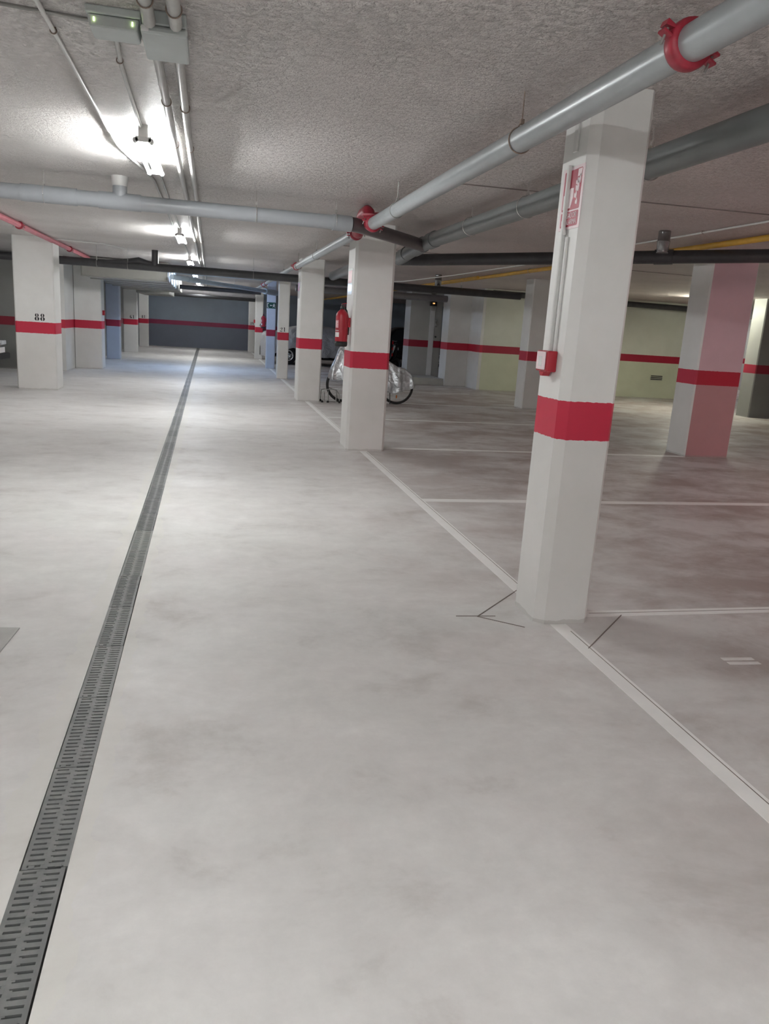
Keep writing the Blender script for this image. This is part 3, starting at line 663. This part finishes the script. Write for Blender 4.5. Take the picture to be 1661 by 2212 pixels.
e2 = extinguisher(1.600, 24.93, 1.215, 'distant small red fire extinguisher beside the exit sign column')
e2.scale = (.9, .9, .9)
# small signs on the left faces of the second and third columns
def side_sign(x, y, z, hh, label):
    t = empty('wall_sign', (x, y, z), label, 'sign')
    MB().box(-.006, 0, -.15, .15, -hh, hh).build('plate', M['glossy_white'], t)
    MB().box(-.0075, -.006, -.12, .12, -hh*.1, hh*.85).build('picture_field', M['sign_red'], t); return t
side_sign(1.632, 9.50, 2.00, .15, 'glossy sign seen edge-on above the large extinguisher')
side_sign(1.642, 15.30, 2.08, .15, 'glossy sign seen edge-on on the column left of the bicycle')
# exit sign
ex = empty('exit_sign', (1.822, 24.778, 1.925), 'green emergency exit sign with running figure and arrow', 'sign')
def xzp(polys, y0, y1, mat, name, parent):
    mb = MB()
    for p in polys: mb.prism(p, y0, y1, axis='y')
    return mb.build(name, mat, parent)
xzp([[(-.135, -.090), (.135, -.090), (.135, .090), (-.135, .090)]], -.004, 0, M['sign_green'], 'plate', ex)
xzp([[(-.12, -.065), (-.075, -.065), (-.075, -.05), (-.105, -.05), (-.105, .05), (-.075, .05), (-.075, .065), (-.12, .065)]], -.006, -.004, M['label_white'], 'door_symbol', ex)
xzp([[(-.045, 0), (-.015, .025), (-.015, .008), (.035, .008), (.035, -.008), (-.015, -.008), (-.015, -.025)]], -.006, -.004, M['label_white'], 'arrow', ex)
xzp([[(.075, .04), (.095, .04), (.095, .062), (.075, .062)], [(.06, .032), (.1, .032), (.115, .0), (.105, -.002), (.095, .015), (.09, -.012), (.12, -.05), (.107, -.06), (.075, -.02), (.055, -.06), (.04, -.055), (.062, -.012), (.066, .015), (.05, .005), (.045, .012)]], -.006, -.004, M['label_white'], 'running_figure', ex)
# ------------------------------------------------------------ stair lobby door, vent, exit lamp
dr = empty('door_1', (6.325, 22.385, .19), None, None); dr['kind'] = 'structure'
MB().box(-.075, .075, 0, .018, 0, 2.10).build('door_leaf', M['door'], dr)
MB().tube([(.12, -.0, 1.53), (.12, -.04, 1.53), (.12, -.04, 1.44)], .009, 8).box(.10, .14, 0.0, .0149, 1.40, 1.62).build('door_handle', M['zinc'], dr)
MB().lathe([(0, -.012), (.022, -.012), (.024, .0145)], (.135, 0, 1.12), 14, axis='y').build('lock', M['blackp'], dr)
el = empty('exit_lamp', (6.31, 22.39, 2.25), 'dark box lamp with an orange glow above the lobby door', 'lamp')
MB().box(-.10, .10, -.10, 0, -.07, .07).build('lamp_housing', M['blackp'], el, bevel=.01)
MB().box(-.03, .03, -.108, -.1005, -.012, .020).build('orange_indicator', M['led_orange'], el)
MB().box(-.05, .05, -.04, 0, -.20, -.072).build('cable_box', M['conduit'], el)
vt = empty('wall_vent', (12.37, 19.998, .59), 'small louvred vent low on the pale green wall', 'vent')
MB().box(-.20, .20, -.012, 0, -.085, .085).build('vent_frame', M['wall_green'], vt)
for i in range(3): MB().box(-.18, .18, -.016, -.0125, -.065+i*.046, -.038+i*.046).build('vent_slot', M['blackp'], vt)
# ------------------------------------------------------------ bicycle under a tarpaulin and its rack
bk = empty('bicycle', (3.11, 15.18, 0), 'bicycle with black tyres standing under the silver tarpaulin', 'bicycle')
for i, wx in enumerate((-.545, .545)):
    wl = MB().torus((wx, 0, .345), .318, .026, 'y', 48, 10).build('tyre', M['black'], bk)
    MB().torus((wx, 0, .345), .298, .010, 'y', 48, 8).build('wheel_rim', M['wire'], wl)
    sk = MB().lathe([(.0, -.03), (.02, -.03), (.02, .03), (0, .03)], (wx, 0, .345), 12, axis='y')
    for q in range(18):
        A = 2*PI*q/18; sk.tube([(wx+.018*math.cos(A), (-1)**q*.02, .345+.018*math.sin(A)), (wx+.295*math.cos(A+.1), 0, .345+.295*math.sin(A+.1))], .0012, 4, cap=False)
    sk.build('spokes', M['wire'], wl)
    MB().box(wx-.012, wx+.012, -.03, -.02, .125+.15*(1-i), .155+.15*(1-i)+.03).build('reflector', M['amber'], wl)
fr = MB(); bb = (-.02, 0, .30); hd = (-.36, 0, .80); st = (.13, 0, .78); rw = (.545, 0, .345); fw = (-.545, 0, .345)
for a, b, r in ((bb, hd, .017), (hd, st, .016), (bb, st, .015), (bb, rw, .010), (st, rw, .009), (hd, (-.39, 0, .90), .018)): fr.tube([a, b], r, 10)
fr.build('frame', M['blackp'], bk)
MB().tube([(-.37, 0, .78), (-.47, 0, .50), fw], .012, 8).build('fork', M['blackp'], bk)
MB().tube([(-.37, .28, 1.0), (-.42, .2, 1.03), (-.40, 0, 1.0), (-.42, -.2, 1.03), (-.37, -.28, 1.0)], .012, 8).tube([(-.40, 0, 1.0), (-.385, 0, .88)], .013, 8).build('handlebar', M['blackp'], bk)
MB().tube([st, (.15, 0, .90)], .012, 8).box(.04, .27, -.06, .06, .90, .935).build('saddle', M['black'], bk, bevel=.015)
MB().torus((-.02, .0, .30), .085, .006, 'y', 24, 6).tube([(-.02, -.07, .30), (.05, -.08, .16)], .008, 6).tube([(-.02, .07, .30), (-.09, .08, .44)], .008, 6).build('crank_set', M['wire'], bk)
MB().tube([(.40, -.02, .33), (.40, -.10, .008)], .010, 8).build('kickstand', M['blackp'], bk)
def interp(tab, x):
    for (a, p), (b, q) in zip(tab[:-1], tab[1:]):
        if a <= x <= b: u = (x-a)/(b-a) if b > a else 0; return p+(q-p)*u
    return tab[0][1] if x < tab[0][0] else tab[-1][1]
top = [(2.25, .50), (2.29, .62), (2.38, .84), (2.45, 1.05), (2.52, 1.12), (2.70, 1.13), (2.85, 1.02), (3.05, .98), (3.22, .99), (3.38, .93), (3.47, .84), (3.56, .78), (3.64, .745), (3.80, .705), (3.90, .64), (3.98, .54), (4.02, .44), (4.03, .38)]
bot = [(2.25, .46), (2.33, .44), (2.55, .42), (2.80, .36), (3.20, .30), (3.47, .255), (3.60, .22), (3.75, .27), (3.90, .33), (4.03, .37)]
def drape(name, mat, top, bot, x0, x1, hw_top, hw_bot, yc, nx=70, nz=12, nt=6, fold=.02, freq=9.0, sub=1, pw=.7):
    vs = []; fs = []; m_ = 2*nz+nt+1
    for i in range(nx+1):
        x = x0+(x1-x0)*i/nx; zt, zb = interp(top, x), interp(bot, x); zt = max(zt, zb+.02)
        end = min(1, min(i, nx-i)/4+.25); wt, wb = hw_top*end, hw_bot*end
        for j in range(m_):
            if j <= nz: s_ = j/nz; yy = -(wb+(wt-wb)*s_**pw); zz = zb+(zt-.03-zb)*s_
            elif j < nz+nt: s_ = (j-nz)/nt; yy = -wt+2*wt*s_; zz = zt-.03+.03*math.sin(PI*s_)
            else: s_ = 1-(j-nz-nt)/nz; yy = wb+(wt-wb)*s_**pw; zz = zb+(zt-.03-zb)*s_
            p = Vector((x*freq, yy*4, zz*freq*.45)); d = noise.noise(p)*fold*2.2+noise.noise(p*2.7)*fold*.7
            yy += d*(1 if yy >= 0 else -1)*(1.2-.6*(j/m_ if j <= nz else 1)); zz += noise.noise(p*1.3+Vector((7, 3, 1)))*fold*.8
            if j in (0, m_-1): zz += noise.noise(Vector((x*7, 2, 0)))*fold*1.5
            vs.append((x, yc+yy, zz))
    for i in range(nx):
        for j in range(m_-1): fs.append((i*m_+j, (i+1)*m_+j, (i+1)*m_+j+1, i*m_+j+1))
    mb = MB().add(vs, fs, 0, True); o = mb.build(name, mat)
    so = o.modifiers.new('solid', 'SOLIDIFY'); so.thickness = .003
    if sub: sb = o.modifiers.new('sub', 'SUBSURF'); sb.levels = 1; sb.render_levels = 1
    return o
tag(drape('tarpaulin', M['tarp_silver'], top, bot, 2.25, 4.03, .10, .17, 15.18, fold=.036, freq=8), 'crumpled silver tarpaulin draped over the bicycle', 'tarpaulin')
rk = empty('bicycle_rack', (2.30, 15.06, 0), 'low tubular steel bicycle rack at the foot of the bicycle column', 'bicycle rack')
def arch(x, y0, y1, h, dx=0):
    pts = [(x, y0, .01)]
    for i in range(9):
        A = PI*i/8; pts.append((x+dx*i/8, (y0+y1)/2-(y1-y0)/2*math.cos(A), h-.06+.06*math.sin(A)))
    pts.append((x+dx, y1, .01)); return pts
for x in (-.14, -.06, .10): MB().tube(arch(x, -.10, .18, .22, .05), .008, 8).build('hoop', M['wire'], rk)
MB().tube([(-.17, -.1, .01), (-.17, -.1, .20), (-.10, -.1, .25), (0, -.1, .265), (.10, -.1, .25), (.16, -.1, .17), (.17, -.1, .01)], .009, 8).tube([(-.17, .16, .01), (-.16, .16, .22), (0, .16, .27), (.14, .16, .22), (.18, .16, .01)], .009, 8).build('side_bow', M['wire'], rk)
for x, y_ in ((-.17, -.1), (.17, -.1), (-.06, -.1), (-.17, .16), (.18, .16)): MB().lathe([(0, 0), (.022, 0), (.022, .02), (.012, .04), (0, .04)], (x, y_, 0), 10).build('rubber_foot', M['black'], rk)

# ------------------------------------------------------------ cars
def car(name, loc, rotz, paint_, label, roof=1.42, length=4.2, tail_lights=True, cat='car'):
    t = empty(name, loc, label, cat); t.rotation_euler = (0, 0, rotz); Lh = length/2
    # stations nose (-x) to tail: x, z_bottom, z_belt, z_top, half width belt, half width top
    st_ = [(-Lh, .35, .52, .56, .55, .50), (-Lh+.10, .24, .62, .68, .74, .66), (-Lh+.45, .20, .74, .82, .84, .74), (-Lh+1.05, .18, .86, .93, .87, .76), (-Lh+1.30, .18, .90, 1.06, .875, .72),
           (-Lh+1.75, .18, .92, roof-.06, .88, .62), (-.10, .18, .93, roof, .88, .62), (.75, .18, .94, roof-.02, .88, .61), (1.30, .18, .95, roof-.14, .87, .60), (Lh-.28, .20, .96, 1.10, .84, .62), (Lh-.06, .26, .90, .96, .76, .60), (Lh, .36, .80, .84, .62, .50)]
    rings = []
    for (x, zb, zl, zt, wb, wt) in st_:
        h = [(-.80*wb, zb), (-wb, zb+.12), (-wb*1.0, zl-.18), (-wb*.985, zl), (-(wt+.03), zl+(zt-zl)*.7), (-wt*.86, zt)]
        rings.append([(x, a, b) for a, b in h]+[(x, 0, zt+.012)]+[(x, -a, b) for a, b in h[::-1]])
    vs = [p for r_ in rings for p in r_]; n = len(rings[0]); fs = []
    for i in range(len(rings)-1):
        for j in range(n): fs.append((i*n+j, (i+1)*n+j, (i+1)*n+(j+1) % n, i*n+(j+1) % n))
    fs += [tuple(range(n)), tuple(range((len(rings)-1)*n, len(rings)*n))]
    MB().add(vs, fs, 0, True).build('body', paint_, t, sub=2)
    for s_ in (-1, 1):
        MB().prism([(-Lh+1.42, .95), (-Lh+1.82, roof-.14), (.05, roof-.10), (.05, .96)], s_*.80-.004, s_*.80+.012*s_, axis='y').build('side_window', M['glass_dark'], t)
        MB().prism([(.12, .96), (.12, roof-.10), (.80, roof-.13), (1.28, .98)], s_*.80-.004, s_*.80+.012*s_, axis='y').build('side_window', M['glass_dark'], t)
        MB().box(-Lh+.02, -Lh+.14, s_*.55-.14, s_*.55+.14, .60, .70).build('headlamp', M['head_glass'], t, bevel=.02)
        MB().box(Lh-.10, Lh-.005, s_*.60-.13, s_*.60+.13, .74, .86).build('tail_lamp', M['red_lens'], t, bevel=.02)
        for wx in (-Lh+.80, Lh-.78):
            wl = MB().lathe([(.17, -.10), (.29, -.10), (.315, -.08), (.315, .08), (.29, .10), (.17, .10)], (wx, s_*.79, .315), 28, axis='y').build('wheel', M['black'], t)
            rm = MB().lathe([(.17, s_*.06), (.20, s_*.105), (.185, s_*.11), (.15, s_*.085), (.15, s_*.05), (0, s_*.05)], (wx, s_*.79, .315), 28, axis='y')
            for q in range(5):
                A = 2*PI*q/5+.3; d = Vector((math.cos(A), 0, math.sin(A))); c_ = Vector((wx, s_*.885, .315)); rm.tube([c_+d*.02, c_+d*.165], .018, 6)
            rm.build('rim', M['chrome'], wl)
    MB().prism([(-.78, .30), (.78, .30), (.76, .44), (-.76, .44)], -Lh-.03, -Lh+.12, axis='x').build('bumper', M['blackp'], t, bevel=.03)
    MB().box(-Lh-.045, -Lh-.028, -.26, .26, .46, .57).build('number_plate', M['label_white'], t)
    MB().box(-Lh-.012, -Lh+.10, -.68, .68, .585, .62).build('grille_bar', M['chrome'], t, bevel=.01)
    return t
lc = car('car', (-6.50, 18.0, 0), PI, M['car_silver'], 'silver car nose peeking out at the left edge behind the 88 column', 1.42, 4.3)
dcr = car('car', (7.9, 32.6, 0), 0, M['car_dark'], 'dark car in the gloom right of the extinguisher column', 1.55, 4.4)
# covered car between the exit sign column and the column stencilled 4
cc = car('car', (3.92, 28.6, 0), 0, M['car_dark'], 'car parked under the grey cover, only its wheels showing', 1.24, 4.1); cc.scale = (1, .9, 1)
top = [(1.74, .55), (1.78, .90), (1.84, 1.06), (2.0, 1.12), (2.35, 1.14), (2.68, 1.25), (2.92, 1.33), (3.4, 1.41), (3.9, 1.40), (4.27, 1.36), (4.6, 1.32), (5.2, 1.24), (5.8, 1.12), (6.02, .9), (6.08, .6)]
bot = [(1.74, .22), (2.0, .26), (2.5, .52), (2.9, .60), (3.25, .36), (3.8, .30), (4.9, .30), (5.6, .42), (6.08, .3)]
tag(drape('car_cover', M['tarp_grey'], top, bot, 1.74, 6.08, .66, 1.02, 28.6, nx=90, fold=.03, freq=3.0, pw=2.6), 'grey fabric car cover over the car behind the bicycle column', 'car cover')
# dark motor scooter seen between the extinguisher column and lobby wall
ms = empty('motor_scooter', (5.55, 26.2, 0), 'dark scooter with red reflectors right of the extinguisher column', 'scooter')
MB().prism([(-.75, .35), (-.7, .60), (-.45, .82), (-.05, .80), (.15, .45), (.45, .42), (.55, .95), (.68, 1.0), (.62, .5), (.40, .28), (-.5, .28)], -.16, .16, axis='y').build('fairing', M['car_dark'], ms, bevel=.05)
for wx in (-.55, .62): MB().torus((wx, 0, .26), .20, .06, 'y', 28, 10).lathe([(0, -.03), (.15, -.03), (.15, .03), (0, .03)], (wx, 0, .26), 18, axis='y').build('wheel', M['black'], ms)
MB().box(-.70, -.08, -.13, .13, .80, .88).build('seat', M['black'], ms, bevel=.03)
MB().tube([(.58, -.33, 1.06), (.62, 0, 1.04), (.58, .33, 1.06)], .016, 8).build('handlebar', M['blackp'], ms)
MB().lathe([(0, 0), (.05, 0), (.05, .02), (0, .03)], (.70, -.02, .80), 14, axis='x').build('headlamp', M['head_glass'], ms)
for z_ in (.55, .75, .95): MB().box(.46, .50, -.19, -.165, z_, z_+.10).build('reflector', M['red_lens'], ms)
